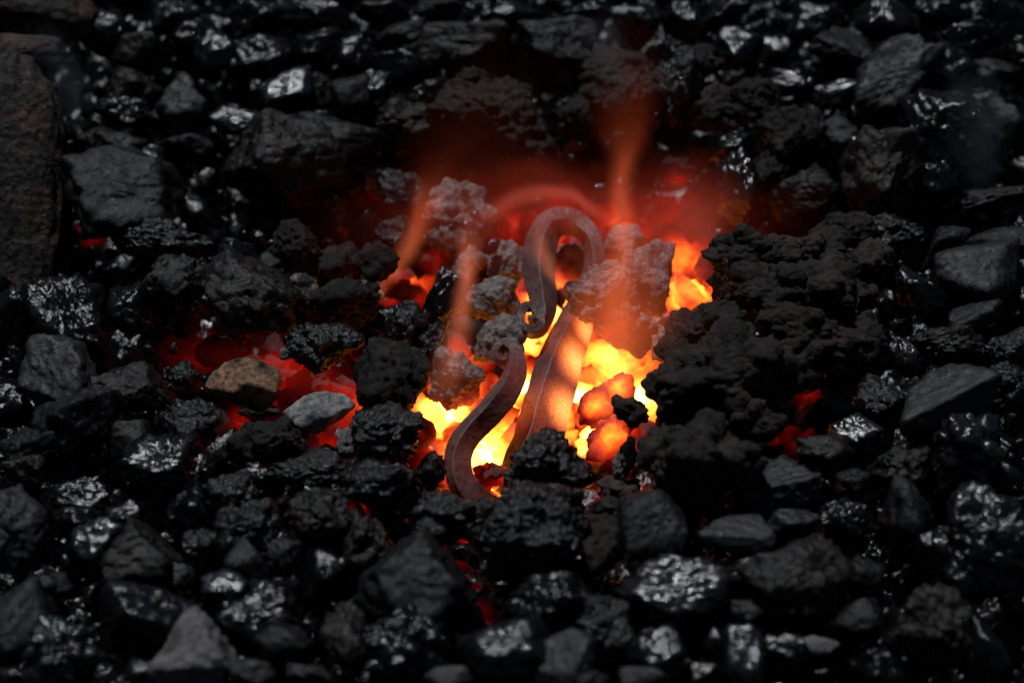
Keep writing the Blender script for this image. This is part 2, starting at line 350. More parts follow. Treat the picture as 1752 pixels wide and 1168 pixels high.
L(1720,30,90,60,'C','black','black coal lump in the extreme top right corner',z=-.005)
L(1340,140,94,50,'C','gloss','glinting flat coal lump right of the crumbly upper coke',glint=.65)
L(1405,124,42,36,'S','dull','tiny round coal pebble between two glinting lumps, upper right')
L(1430,160,92,46,'C','silver','narrow silvery coal piece slanting up to the right, left of the long tilted lump',roll=16,glint=.6)
L(1622,232,160,146,'C','black','big black-fronted coal block with a thin lit upper edge, right side',z=.008,planes=[(0,.9,.45,.72),(-.1,-.2,.98,.6)],seed=71)
L(1722,212,76,96,'C','dull','speckled dull coal lump at the right edge beside the black-fronted block')
L(1508,292,128,146,'C','brown','upright coal lump with pale grey cap and brown middle, right of the coke ridge',z=.014,roll=-10,seed=81)
L(1546,240,52,40,'S','grey','pale grey piece added as the lit top facet of the upright brown coal lump',z=.034,roll=10)  # separate grey lump whose colour paints the lit top facet
L(1596,298,80,116,'C','gloss','tall glinting coal lump leaning against the upright capped lump',roll=20,z=.004)
L(1672,296,88,40,'C','gloss','thin flat coal slab with glittering top near the right edge',roll=-4,glint=.6)
L(1706,338,116,42,'C','dull','flat sloping coal slab at the right edge under the thin glittering slab',roll=12)
L(1470,268,60,96,'C','gloss','shiny coal flank piece left of the upright capped lump',roll=-40,glint=.7)
L(1392,216,48,42,'C','grey','small grey coal chip on the upper coke ridge',z=.006)
L(1190,112,96,70,'R','coke','crumbly brown coke lump on the crest right of the glossy pitted coke',z=.010)
L(1205,182,104,86,'R','coke','porous coke lump with faint red underside at the crater rim',z=.006)
L(1288,172,96,80,'R','coke','dark porous coke lump on the ridge above the flat plate',z=.006)
L(1352,236,116,104,'R','coke','broad dark coke lump on the ridge right of the flat plate',z=.006)
L(1252,250,90,50,'C','black','flat coal plate jutting over the crater rim with a red-lit edge',roll=22,z=.010)
L(1262,325,72,136,'C','gloss','upright glossy coal lump forming the right back wall of the crater',roll=6,z=.004,glint=.8)
L(1380,332,118,98,'C','brown','dark brown coal lump below the coke ridge, right of the crater wall',z=.004)
L(1440,232,72,70,'C','dull','dull coal lump left of the shiny flank piece')
L(1320,300,80,90,'R','coke','shadowed coke lump between the crater wall and the dark brown lump',z=-.002)
L(1440,395,110,64,'R','coke','brown coke knob just above the big right-hand coke mound',z=.006)
L(1528,398,116,66,'R','crust','glinting pitted coke lump right of the brown coke knob',z=.002)
# ---- right
L(1674,466,140,112,'S','grey','broad grey speckled coal slab near the right edge',z=.006,planes=[(0,.5,.87,.55)],seed=91)
L(1712,420,110,58,'S','dull','dull coal slab behind the grey speckled slab at the right edge',roll=6)
L(1610,420,98,50,'S','dull','leaning coal slab left of the grey speckled slab',roll=34)
L(1666,546,86,64,'C','dull','dull coal block under the grey speckled slab')
L(1570,506,104,66,'C','gloss','coal lump sloping down to the right beside the coke mound, with fine glints',roll=-42)
L(1556,612,46,64,'C','silver','small bright coal chip right of the coke mound',glint=.6)
L(1622,594,126,74,'R','brown','brown pitted coke lump right of the small bright chip',z=.002)
L(1720,600,80,80,'R','crust','dark glittery coke lump at the right edge, mid height')
L(1616,682,176,96,'S','grey','large smooth grey slab with lit top and black underside, right side',z=.012,roll=20,planes=[(-.1,.72,.7,.42),(.15,-.35,.93,.5)],seed=95)
L(1512,684,106,88,'R','crust','dark bubbly coke lump left of the large smooth grey slab',z=.002)
L(1662,768,118,120,'K','silver','cluster of bubbly coke with many round bright glints, lower right',z=.006,seed=96)
L(1718,664,84,90,'R','crust','glinting pitted coke lump at the right edge above the bubbly cluster')
L(1422,705,86,46,'S','black','low black coal lump at the tip of the red crack in the coke mound',z=.004)
L(1462,742,92,66,'C','silver','small shiny grey coal lump below the red crack, right of the coke mound',z=.006,glint=.55)
L(1406,776,100,76,'C','brown','brown-grey coal lump beneath the red crack',z=.008,roll=-14)
L(1545,802,108,78,'R','brown','brown glinting coke lump left of the bubbly bright cluster',z=.004)
L(1590,740,80,60,'C','black','black coal piece in shadow under the large smooth grey slab',z=-.004)
# ---- the coke mound right of the fire
M_ = 'coke heap right of the fire'
L(1292,448,180,121,'K','mound','domed coke lump on the top left of the right-hand mound',z=0.028,group=M_)
L(1264,474,89,101,'R','crust','grey glinting coke lump at the mound top where it meets the orange gap',z=0.024,group=M_)
L(1392,444,143,111,'K','mound','rounded coke lump at the upper right of the mound',z=0.028,group=M_)
L(1352,508,211,140,'K','mound','wide knobbly coke lump across the upper middle of the mound',z=0.034,group=M_)
L(1442,516,120,138,'K','mound','knobbly coke lump on the right flank of the mound',z=0.022,group=M_)
L(1204,586,163,138,'K','mound','dark coke lump on the left shoulder of the mound facing the fire',z=0.022,group=M_)
L(1240,644,235,200,'K','mound','largest knobbly coke lump in the middle of the mound',z=0.032,group=M_,seed=101)
L(1392,576,187,115,'K','rust','brown cauliflower-like coke lump on the right of the mound',z=0.036,group=M_,seed=102)
L(1324,632,132,113,'K','mound','coke lump under the brown cauliflower-like one',z=0.030,group=M_)
L(1160,686,120,138,'K','mound','coke lump low on the left of the mound beside the white-hot gap',z=0.020,group=M_)
L(1214,792,189,176,'K','mound','rounded dull coke lump at the foot of the mound',z=0.026,group=M_,seed=104)
L(1288,712,110,95,'K','mound','smooth-knobbed coke lump left of the red crack',z=0.028,group=M_)
L(1138,776,96,101,'K','mound','coke lump at the front left foot of the mound',z=0.016,group=M_)
L(1076,704,70,48,'K','mound','small dark coke nose jutting left from the mound over the fire',z=0.014,roll=-24,group=M_)
L(1070,784,40,76,'R','pinkash','narrow pink-lit ashy coke piece at the right edge of the fire mouth',z=-.006,roll=-14)
L(1470,596,96,125,'R','mound','dark coke lump at the right foot of the mound',z=0.010,group=M_)
L(1480,466,96,113,'R','mound','dim coke lump behind the right flank of the mound',z=0.012,group=M_)
# ---- left
L(278,412,176,74,'R','crust','long pitted coke lump right of the faint red hole near the brick',z=.004)
L(300,486,106,100,'R','brown','pitted coke lump with rusty crown below the long pitted one',z=.008)
L(426,508,170,116,'C','brown','large rounded coal lump with brown speckled right face above the red glow',z=.010,roll=-28,seed=111)
L(406,436,66,54,'C','gloss','small coal lump above the large brown speckled one',z=.004)
L(460,456,42,46,'S','dull','small smooth coal pebble right of the small lump, left of the fire')
L(516,490,56,44,'R','pinkash','small speckled ashy coke piece at the left rim of the fire',z=-.006)
L(506,416,90,80,'R','coke','rounded grey-brown coke lump under the bubbly coke knob',z=.004)
L(566,452,56,64,'R','coke','grey coke lump between the rounded grey-brown lump and the fire',z=-.004)
L(225,530,76,94,'C','black','black coal lump below the rusty-crowned coke',z=.002)
L(136,538,110,168,'C','black','dark wedge of coal with brown tip leaning beside the fire brick',roll=38,z=.004,planes=[(.3,.2,.93,.5)])
L(96,640,118,140,'C','grey','long grey coal lump with white specks lying below the dark wedge',roll=28,z=.008,planes=[(0,.45,.9,.48)],seed=115)
L(134,734,146,130,'C','dull','dark continuation lump of coal below the long grey speckled one',z=.006)
L(230,662,150,84,'C','brown','coal lump with glinting centre and brown right end, left of the red glow',z=.004,roll=-8,glint=.7)
L(416,656,116,82,'S','tan','tan ash-covered lump standing in the red glow on the left',z=.0,cat='ash',roll=-8,seed=120)
L(547,703,108,62,'S','white','white ash-covered pebble at the edge of the red glow',z=.0,cat='ash',roll=24,seed=121)
L(590,520,122,88,'R','coke','grey-topped striated coke lump at the left rim of the fire',z=.004,roll=10,seed=122)
L(554,596,132,88,'R','crust','black glittery coke lump hanging over the red glow',z=.004,roll=-6,seed=123)
L(325,726,106,86,'R','crust','glinting coke lump below the red glow, left of the brown-black round one',z=.004)
L(468,752,112,78,'R','coke','brown-black rounded coke lump in front of the red glow',z=.006)
L(410,768,50,66,'R','coke','small brown coke lump touching the left of the rounded brown-black one',z=.004)
L(276,792,134,104,'C','gloss','coal block with bright flat top corner left of the fire front',z=.008,roll=14,glint=.5,seed=127)
L(220,752,68,64,'S','brown','small rounded reddish-brown coal lump above the flat-topped block',z=.002)
L(60,766,116,76,'C','dull','dull coal lump near the left edge with a dusty end')
L(597,758,42,54,'R','ash','small ash-grey coke chip right below the white ash pebble',z=-.004,cat='ash')
L(490,604,20,22,'S','ash','tiny white ash crumb on the left tip of the glittery coke',z=.006,cat='ash')
L(30,540,80,100,'C','black','black coal lump in deep shadow at the foot of the fire brick',z=-.004)
L(20,690,80,80,'C','black','black coal lump at the left edge above the dull dusty-ended lump',z=-.004)
# ---- in and around the fire
L(688,332,84,84,'R','crust','black pitted coke lump at the back left rim of the fire',z=.0,seed=130)
L(634,382,48,44,'S','black','smooth black pebble of coal left of the fire back rim',z=-.002)
L(676,402,66,64,'R','crust','small black coke lump below the black pitted one',z=-.004)
L(642,446,76,66,'R','coke','dark grey angular coke lump on the left rim of the fire',z=.0,roll=-30)
L(596,440,46,54,'R','coke','small dark coke lump left of the dark grey angular one',z=-.008)
L(640,310,56,56,'R','pinkash','dim ashy coke piece behind the black pitted lump',z=-.016)
L(784,372,124,130,'R','pinkash','pale pinkish ash-crusted coke lump at the back of the fire, left of the iron loop',z=-.016,seed=133,roll=-20)
L(800,450,70,66,'R','pinkash','dim reddish coke lump under the pale ash-crusted one',z=-.028)
L(870,455,72,86,'R','pinkash','pinkish ashy coke lump just left of the iron loop',z=-.020,seed=134)
L(758,522,62,124,'C','black','tall black pointed coal splinter left of the fire centre',z=-.006,roll=-12,seed=135)
L(696,552,74,74,'R','crust','dark coke knob right of the grey-topped striated lump',z=.002)
L(672,648,130,136,'R','coke','big coke lump with grey top and black underside left of the white-hot gap',z=.006,seed=136)
L(736,590,60,80,'R','crust','black coke piece between the big grey-topped coke and the splinter',z=-.006)
L(842,512,92,80,'R','pinkash','brownish grey rounded coke lump left of the small iron curl',z=-.014,seed=137)
L(856,584,88,94,'R','pinkash','rounded dusty coke lump behind the top of the S-shaped scroll',z=-.012,seed=138)
L(782,646,94,106,'R','pinkash','smoky red-lit coke lump above the white-hot gap on the left',z=-.010,seed=139)
L(972,455,68,76,'R','pinkash','ashy coke lump with glowing edge seen inside the iron loop',z=-.034,seed=140)
L(1030,506,124,118,'R','pinkash','dusty coke lump leaning on the front of the iron bar',z=.002,seed=141)
L(1104,480,98,134,'R','pinkash','tall brown coke lump right of the iron loop, wrapped in flame',z=-.004,seed=142)
L(1080,566,120,90,'R','pinkash','orange-lit coke lump below the tall brown one',z=-.012)
L(1068,410,70,50,'R','pinkash','ashy glinting coke lump right behind the iron loop',z=-.030)
L(1208,462,40,50,'R','coke','dark ember lump standing in the orange gap on the right',z=-.030)
L(1140,590,50,60,'R','pinkash','pinkish coke chip at the edge of the mound by the flames',z=-.006)
L(1020,694,62,76,'R','ember','round glowing orange coke lump right of the iron bar',z=-.016,cat='ember',seed=143)
L(1044,746,80,82,'R','ember','deep orange glowing coke lump low beside the right of the iron bar',z=-.020,cat='ember',seed=144)
L(1062,664,50,54,'R','ember','small orange coke knob under the right flame',z=-.020,cat='ember')
L(708,742,70,64,'S','ember','dim red glowing coke lump left of the brightest gap',z=-.024,cat='ember')
L(850,720,80,50,'S','ember','red glowing coke lump between the two iron arms',z=-.030,cat='ember',roll=20)
L(838,816,56,50,'K','ember','red-hot coke lump in the yellow fire mouth below the iron arms',z=-.024,cat='ember')
L(1060,844,76,60,'K','ember','dark red glowing coke lump at the front right of the fire mouth',z=-.018,cat='ember')
L(690,500,66,44,'K','ember','dull red ember under the left flame wisp',z=-.034,cat='ember')
L(918,628,50,44,'K','ember','dark red ember between the scroll tip and the straight iron bar',z=-.034,cat='ember')
L(444,706,70,34,'K','ember','dim red ember under the tan ash lump',z=-.030,cat='ember')
L(530,660,80,60,'K','ember','dark red ember between the tan and the white ash pebbles',z=-.040,cat='ember')
# ---- front of the fire
L(938,804,146,140,'R','crust','jagged black coke lump standing in front of the straight iron bar',z=.008,seed=150)
L(992,806,54,66,'R','crust','glinting black coke knob at the right of the jagged front lump',z=.006)
L(904,910,206,168,'R','crust','large glossy black coke lump centre front with sparkling top',z=.012,seed=151)
L(768,886,134,88,'K','crust','rounded knobbly coke lump left of the large glossy front lump',z=.008)
L(664,742,124,106,'R','crust','black jagged coke lump in front of the big grey-topped coke',z=.006,seed=153)
L(656,832,136,94,'R','crust','glossy crusty coke lump right of two tiny red sparks',z=.006,seed=154)
L(522,800,156,66,'R','crust','long crusty coke lump with frosted glitter in front of the white ash pebble',z=.008,roll=4,seed=155)
L(738,806,52,70,'R','crust','small dark coke lump hugging the bend of the S-shaped scroll',z=-.004)
L(830,872,60,44,'K','crust','small knobbly coke piece at the foot of the S-shaped scroll',z=.004)
# ---- lower left
L(22,902,118,132,'C','grey','grey rough coal lump cut by the left edge, lower half',z=.004)
L(172,926,86,76,'C','silver','shiny grey angular coal lump at the lower left, above the brown triangle',roll=24,z=.006,glint=.55)
L(240,952,136,124,'C','brown','dull brown triangular coal lump, lower left',z=.006,roll=8,planes=[(-.8,.55,.1,.42),(.8,.52,.1,.44),(0,.3,.95,.5)],seed=160)
L(216,882,62,56,'C','gloss','small coal lump with glints above the dull brown triangle',glint=.7)
L(130,896,80,54,'C','black','dark coal lump left of the small glinting one, lower left')
L(42,806,68,52,'C','brown','small brownish coal lump near the left edge',z=.002)
L(86,1002,78,46,'C','dull','flat striped coal chip near the left edge, low',roll=-4)
L(22,1062,128,136,'S','dull','smooth dark coal lump cut by the left edge near the bottom',z=.006)
L(250,1052,164,116,'S','black','big smooth black coal lump behind the pale grey pyramid',z=.004,roll=4,seed=165)
L(110,1118,142,118,'K','silver','bubbly glittering coke lump in the lower left corner',z=.006,seed=166)
L(330,1108,130,130,'C','ash','pale grey pyramid-shaped stone at the bottom left',z=.014,planes=[(-.82,.52,.12,.52),(.84,.48,.12,.54),(0,-1,.1,.6),(-.12,.42,.9,.42),(0,-.6,.8,.5)],seed=168,cat='coal')
L(386,1008,80,66,'C','silver','dazzling silver coal lump right above the pale grey pyramid',z=.010,glint=.45)
L(448,1058,136,122,'C','gloss','dark coal lump with scattered glints right of the pale grey pyramid',z=.004,glint=.8)
L(486,946,56,50,'R','grey','small ring-shaped grey chip above the scatter-glinted lump',z=.008)
L(424,965,76,88,'S','dull','dark grey smooth coal lump left of the ring-shaped chip',z=.002)
L(310,986,44,46,'C','grey','small grey coal chip left of the dark smooth lump',z=.004)
L(392,842,96,76,'R','crust','crusty coke lump with a lit edge below the flat-topped block',z=.004)
L(424,905,116,96,'R','crust','black crusty coke lump with frosted rim, lower left of the fire',z=.004,roll=20)
L(546,886,114,100,'R','brown','brown coke lump with smooth dusty top left of the red sparks',z=.006)
L(490,1112,84,84,'C','dull','dull coal lump at the bottom, left of centre',z=.004)
L(240,1152,56,50,'R','silver','small glittering chip at the bottom edge left of the pale pyramid',z=.008)
L(432,1156,76,60,'C','grey','grey coal lump at the bottom edge right of the pale pyramid',z=.010)
L(528,1158,70,44,'C','grey','grey chip at the bottom edge left of the brown-specked lump',z=.010)
L(600,1096,98,122,'C','brown','brown-specked coal lump at the bottom, left of the bubbly coke',z=.004)
L(130,852,116,70,'C','black','black coal lump in shadow below the dark continuation lump',z=-.004)
L(330,860,96,90,'C','black','black coal lump under the flat-topped block',z=-.004)
L(490,1010,80,70,'C','black','black coal lump in shadow under the ring-shaped chip',z=-.006)
L(560,980,90,90,'C','black','black coal lump below the brown dusty-topped coke',z=-.006)
L(345,935,60,60,'R','crust','small crusty coke lump between the brown triangle and the frosted-rim coke',z=-.002)
# ---- lower middle
L(716,988,190,158,'C','dull','large pyramid-shaped coal lump with cluster of glints near its top, lower centre',z=.010,roll=-6,planes=[(-.75,.62,.1,.5),(.8,.58,.1,.48),(0.02,.52,.85,.5)],seed=170)
L(622,932,100,116,'R','brown','brown-black coke lump left of the large pyramid-shaped coal')
L(688,1098,160,128,'K','gloss','bubbly coke lump full of soft round glints, bottom centre-left',z=.008,seed=172)
L(862,1112,150,106,'S','gloss','smooth glossy coal lump with one bright window-like glint, bottom centre',z=.010,glint=.72,seed=173)
L(944,1032,138,106,'C','black','dark faceted coal lump below the large glossy coke',z=.006,seed=174)
L(958,1132,126,84,'S','grey','grey slab tilted up to the right at the bottom centre',roll=30,z=.010,planes=[(0,.6,.8,.45)])
L(1036,1078,96,126,'R','crust','dark coke lump right of the dark faceted coal',z=.004)
L(1124,1116,92,100,'C','gloss','grey glinting coal lump at the bottom, right of the dark coke',z=.008,glint=.6,roll=-20)
L(1146,1008,178,116,'C','silver','glossy coal lump with brilliant white patch on its right top',z=.012,roll=-8,glint=.5,seed=178)
L(1118,902,112,120,'S','dull','smooth dull squarish coal block right of the large glossy front coke',z=.010,planes=[(0,.3,.95,.5),(1,0,.1,.85),(-1,0,.1,.85)],seed=179)
L(1032,932,92,104,'R','rust','brownish crumbly coke piece left of the squarish block',z=.004)
L(1042,876,62,50,'C','dull','small dark coal lump at the tip of the front red glow',z=.008)
L(766,1160,80,40,'S','grey','grey slab cut by the bottom edge, centre-left',z=.014)
L(1100,1160,76,40,'S','grey','grey stone cut by the bottom edge, right of centre',z=.014)
L(1010,1164,60,36,'C','dull','coal lump cut by the bottom edge between two grey stones',z=.010)
L(800,1060,70,60,'C','black','black coal lump beside the lower red crack',z=-.012)
# ---- lower right
L(1326,836,146,104,'C','grey','coal block with lit grey top and black front, right of the mound foot',z=.010,roll=8,planes=[(-.1,.75,.65,.42),(0,-.25,.97,.5)],seed=180)
L(1258,918,122,72,'S','grey','flat bright-topped slab like a small step, lower right of centre',z=.010,planes=[(0,.8,.6,.36),(0,-.2,.98,.5)],seed=181,roll=-2)
L(1356,894,82,70,'C','grey','small triangular grey coal lump right of the flat bright-topped slab',z=.008,roll=20)
L(1446,888,106,72,'R','gloss','rounded coal lump with glinting ridges right of the small triangle',z=.006)
L(1290,976,122,60,'S','black','dark smooth coal lump with a single glint below the bright-topped slab',z=.004,roll=10,glint=.75)
L(1370,992,166,144,'C','brown','large brown-grey coal lump with two bright glints at its upper right',z=.010,roll=28,glint=.7,seed=185)
L(1478,992,74,70,'C','dull','coal lump touching the right of the large brown-grey one',z=.006,roll=-20)
L(1550,872,82,106,'C','dull','tall dull coal lump right of the glinting-ridged lump',z=.004)
L(1692,924,162,196,'R','gloss','huge pitted lump with silver upper half and brown lower half at the right edge',z=.012,seed=188)
L(1466,1062,82,76,'C','dull','dull speckled coal lump below the large brown-grey one',z=.006)
L(1588,1074,150,146,'R','brown','rough dark coke lump near the bottom right corner',z=.006,roll=20,seed=190)
L(1404,1104,56,30,'S','ash','small pale white chip near the bottom right',z=.006,cat='ash')
L(1276,1122,72,104,'C','silver','tall grey glinting coal lump at the bottom, right of centre',z=.008,roll=6,glint=.6)
L(1226,1096,46,56,'R','gloss','small glinting coke chip left of the tall grey lump',z=.002)
L(1276,1052,74,52,'C','dull','dull grey coal lump left below the large brown-grey one',z=.006)
L(1460,832,54,58,'C','dull','small dull coal lump below the shiny grey lump',z=.004)
L(1680,1100,90,130,'S','black','black smooth coal lump in the bottom right corner',z=.0)
L(1340,1110,80,80,'C','black','black coal lump left of the small pale chip',z=-.006)
L(1500,1140,90,70,'C','black','black coal lump at the bottom edge right of the small pale chip',z=-.004)
L(1610,950,80,90,'C','black','black coal lump in shadow left of the huge pitted lump',z=-.006)
L(1205,1160,80,60,'C','black','black coal lump cut by the bottom edge beside the tall grey lump',z=-.002)
L(372,602,74,58,'R','coke','dark coke lump half sunk in the dim red glow left of the tan lump',z=-.022)
L(318,640,54,46,'R','crust','small dark coke piece at the far left end of the red glow',z=-.016)
L(512,742,56,40,'R','crust','small dark coke piece in the red glow just below the white ash pebble',z=-.010)
L(640,612,40,36,'R','coke','small dark coke chip wedged between the glittery coke and the big grey-topped one',z=-.004)

# ================================================================== THE FORGED IRON: two scrolled arms of one forked bar
def spline(pts, n):
    P = np.array(pts, float); out = []
    E = np.vstack([2*P[0]-P[1], P, 2*P[-1]-P[-2]])
    for i in range(len(P)-1):
        p0, p1, p2, p3 = E[i], E[i+1], E[i+2], E[i+3]
        for t in np.linspace(0, 1, n, endpoint=False):
            out.append(0.5*((2*p1)+(-p0+p2)*t+(2*p0-5*p1+4*p2-p3)*t*t+(-p0+3*p1-3*p2+p3)*t**3))
    out.append(P[-1]); return np.array(out)
def rounded_rect(w, h):
    r = 0.16*min(w, h); out = []
    for cx, cy, a0 in ((w-r, h-r, 0), (r-w, h-r, 90), (r-w, r-h, 180), (w-r, r-h, 270)):
        for k in range(6): a = math.radians(a0+18*k); out.append((cx+r*math.cos(a), cy+r*math.sin(a)))
        nx, ny = {0: (r-w, h-r), 90: (r-w, r-h), 180: (w-r, r-h), 270: (w-r, h-r)}[a0]
        ex, ey = out[-1]; a = math.radians(a0+90); tx, ty = nx+r*math.cos(a), ny+r*math.sin(a)
        for k in range(1, 5): out.append((ex+(tx-ex)*k/5, ey+(ty-ey)*k/5))
    return np.array(out)
def sweep(name, rows, parent, material, n=14, m=40):
    # rows: px, py, z, width px, thickness px, twist degrees
    S = spline(rows, n); Q = []; U = []
    for px, py, z, *_ in S:
        p, t = at(px, py, z); Q.append(p); U.append(K*t)
    Q = np.array(Q); Tn = np.gradient(Q, axis=0); Tn /= np.linalg.norm(Tn, axis=1)[:, None]
    V = []
    for i in range(len(Q)):
        view = CAM-Q[i]; view /= np.linalg.norm(view)
        s = np.cross(Tn[i], view); s /= np.linalg.norm(s); nn = np.cross(s, Tn[i])
        a = math.radians(S[i, 5]); s2 = s*math.cos(a)+nn*math.sin(a); n2 = -s*math.sin(a)+nn*math.cos(a)
        w, th = S[i, 3]*U[i]/2, S[i, 4]*U[i]/2
        C = rounded_rect(w, th); V.append(Q[i]+C[:, :1]*s2+C[:, 1:]*n2)
    V = np.concatenate(V); k = len(Q)
    hammer = 0.00035*fbm(V*110, 3, 21)+0.00012*noise(V*500, 4)
    cen = np.repeat(Q, m, axis=0); d = V-cen; d /= np.linalg.norm(d, axis=1)[:, None]+1e-9; V = V+d*hammer[:, None]
    T = []
    for i in range(k-1):
        for j in range(m):
            a, b = i*m+j, i*m+(j+1) % m; T += [(a, b, b+m), (a, b+m, a+m)]
    V = np.vstack([V, Q[0], Q[-1]]); c0, c1 = len(V)-2, len(V)-1
    for j in range(m): T += [(c0, (j+1) % m, j), (c1, (k-1)*m+j, (k-1)*m+(j+1) % m)]
    me = mesh_from(name, V-origin, np.array(T), iron_heat(V)); me.materials.append(material)
    o = bpy.data.objects.new(name, me); col.objects.link(o); o.parent = parent
    return o
iron, nt, nodes, links, b = nmat('hot_forged_iron')
tc = nodes.new('ShaderNodeTexCoord'); vec = tc.outputs['Object']
def nz(scale, d=4):
    n_ = nodes.new('ShaderNodeTexNoise'); n_.inputs['Scale'].default_value = scale; n_.inputs['Detail'].default_value = d; links.new(vec, n_.inputs['Vector']); return n_.outputs[0]
cr = ramp(nodes, [(0.3, (.050, .028, .026)), (0.7, (.13, .076, .068))]); links.new(nz(140, 5), cr.inputs[0]); links.new(cr.outputs[0], b.inputs['Base Color'])
b.inputs['Roughness'].default_value = 0.55; b.inputs['Metallic'].default_value = 0.15
bp = nodes.new('ShaderNodeBump'); bp.inputs['Strength'].default_value = 0.6; bp.inputs['Distance'].default_value = 0.0012; links.new(nz(420, 5), bp.inputs['Height']); links.new(bp.outputs[0], b.inputs['Normal'])
emission_from_heat(nodes, links, b, vec, fine=900.0, amp=0.22, metal=True)
IH = [(at(972, 700, -.022)[0], 48*PX, .73), (at(988, 620, -.018)[0], 46*PX, .73), (at(962, 765, -.022)[0], 46*PX, .66), (at(998, 570, -.018)[0], 38*PX, .70),
      (at(905, 700, -.02)[0], 80*PX, .43), (at(950, 600, -.02)[0], 60*PX, .42), (at(830, 770, -.012)[0], 60*PX, .26), (at(830, 870, -.02)[0], 40*PX, .30), (at(960, 420, -.01)[0], 160*PX, .25), (at(880, 650, 0)[0], 70*PX, .31), (at(800, 790, -.01)[0], 80*PX, .28)]
def iron_heat(P):
    out = np.zeros(len(P))
    for p, r, a in IH: out = np.maximum(out, a*np.exp(-0.55*np.sum((P-p)**2, axis=1)/(r*r)))
    return out
origin = at(870, 880, -.03)[0]
root = bpy.data.objects.new('forged_scroll', None); col.objects.link(root); root.location = Vector(origin); root.empty_display_size = 0.02
root['label'] = 'forged iron piece with a tall hooked arm and an S-shaped scroll heating in the fire'; root['category'] = 'ironwork'
sweep('hook_arm', [(888,850,-.034,74,46,-34),(900,800,-.030,74,46,-34),(922,745,-.026,74,46,-34),(940,680,-.022,72,46,-35),(962,610,-.018,66,42,-36),(990,540,-.016,48,36,-38),
                   (1012,480,-.015,32,32,-36),(1018,442,-.014,26,32,-30),(1010,406,-.012,26,36,-24),(988,384,-.010,32,40,-28),(960,379,-.008,36,44,-36),(937,392,-.007,40,44,-42),(925,422,-.007,42,42,-42),
                   (922,462,-.007,42,42,-40),(928,505,-.007,34,40,-36),(931,535,-.007,22,38,-28),(926,556,-.007,17,36,-22)], root, iron)
sweep('small_curl', [(929,548,-.007,18,36,-24),(922,562,-.007,16,36,-20),(908,567,-.006,15,36,-16),(895,560,-.006,14,36,-16),(889,545,-.006,13,34,-16),(894,530,-.006,12,34,-16),(906,525,-.006,11,34,-16),(915,534,-.006,10,34,-16),(912,546,-.006,9,32,-16),(904,546,-.006,7,30,-16)], root, iron, n=10)
sweep('scroll_arm', [(872,884,-.032,47.5,26.4,-32),(836,872,-.026,47.5,26.4,-32),(802,844,-.016,44,26.4,-34),(784,806,-.010,40.5,28.2,-36),(787,768,-.006,38.7,28.2,-36),(807,736,-.003,40.5,26.4,-34),(841,702,0,42.2,24.6,-32),
                     (868,668,.002,40.5,22.9,-28),(882,634,.003,33.4,22.9,-22),(881,606,.003,22.9,24.6,-18)], root, iron)
sweep('scroll_tip', [(882,628,.003,28,20,-21),(882,612,.003,23,22,-19),(877,598,.003,21,25,-20),(866,591,.003,19,26,-25),(855,596,.003,17,26,-25),(852,608,.003,15,25,-25),(859,616,.003,12,23,-25),(865,610,.003,9,20,-25)], root, iron, n=10)

# ================================================================== coal and coke too small and too many to count: the bed between the lumps
rng = np.random.default_rng(77)
pl = np.array(placed)
def scatter(name, count, zc, smin, smax, m, heat_lo, heat_hi, label, region, kinds, gap=0.42, lvl=3):
    Vs, Ts, off = [], [], 0; tries = 0; made = 0; spots = []
    while made < count and tries < count*30:
        tries += 1
        px = rng.uniform(region[0], region[2]); py = rng.uniform(region[1], region[3]); z = zc+rng.uniform(-.006, .006)
        p, t = at(px, py, z+float(bank(px, py))); hv = heat(p[None])[0]
        hmax = max(hv, heat(np.array([at(px, py, zz)[0] for zz in (-.02, -.03, -.04, -.05)])).max())
        if not (heat_lo <= hmax < heat_hi): continue
        s = rng.uniform(smin, smax)
        if any((px-a)**2+(py-b_)**2 < (gap*(s+c))**2 for a, b_, c in spots[-4000:]): continue
        spots.append((px, py, s))
        V, T, p, R = lump_geometry(px, py, s*rng.uniform(.9, 1.3), s*rng.uniform(.7, 1), kinds[int(rng.integers(len(kinds)))], z, rng.uniform(-60, 60), int(rng.integers(1e6)), lvl)
        Vs.append(V@np.array(R).T+p); Ts.append(T+off); off += len(V); made += 1
    V = np.concatenate(Vs); T = np.concatenate(Ts)
    me = mesh_from(name, V, T, heat(V)); me.materials.append(m)
    o = bpy.data.objects.new(name, me); col.objects.link(o); o['kind'] = 'stuff'; o['label'] = label; o['category'] = 'coal'
    return made
scatter('coal_rubble', 560, -.017, 34, 74, mat('black', True), 0, .22, 'small black coal pieces filling the gaps between the larger lumps', (-260, -220, 2010, 1420), 'CCR')
scatter('coal_crumbs', 1300, -.011, 10, 26, mat('black', True), 0, .25, 'fine coal crumbs and slack lodged between the lumps', (-100, -100, 1860, 1280), 'C', 0.5, 2)
scatter('ember_rubble', 190, -.050, 40, 84, mat('ember', True), .3, 2, 'small glowing coke pieces packed in the bottom of the fire', (250, 260, 1450, 900), 'CCR', 0.26)

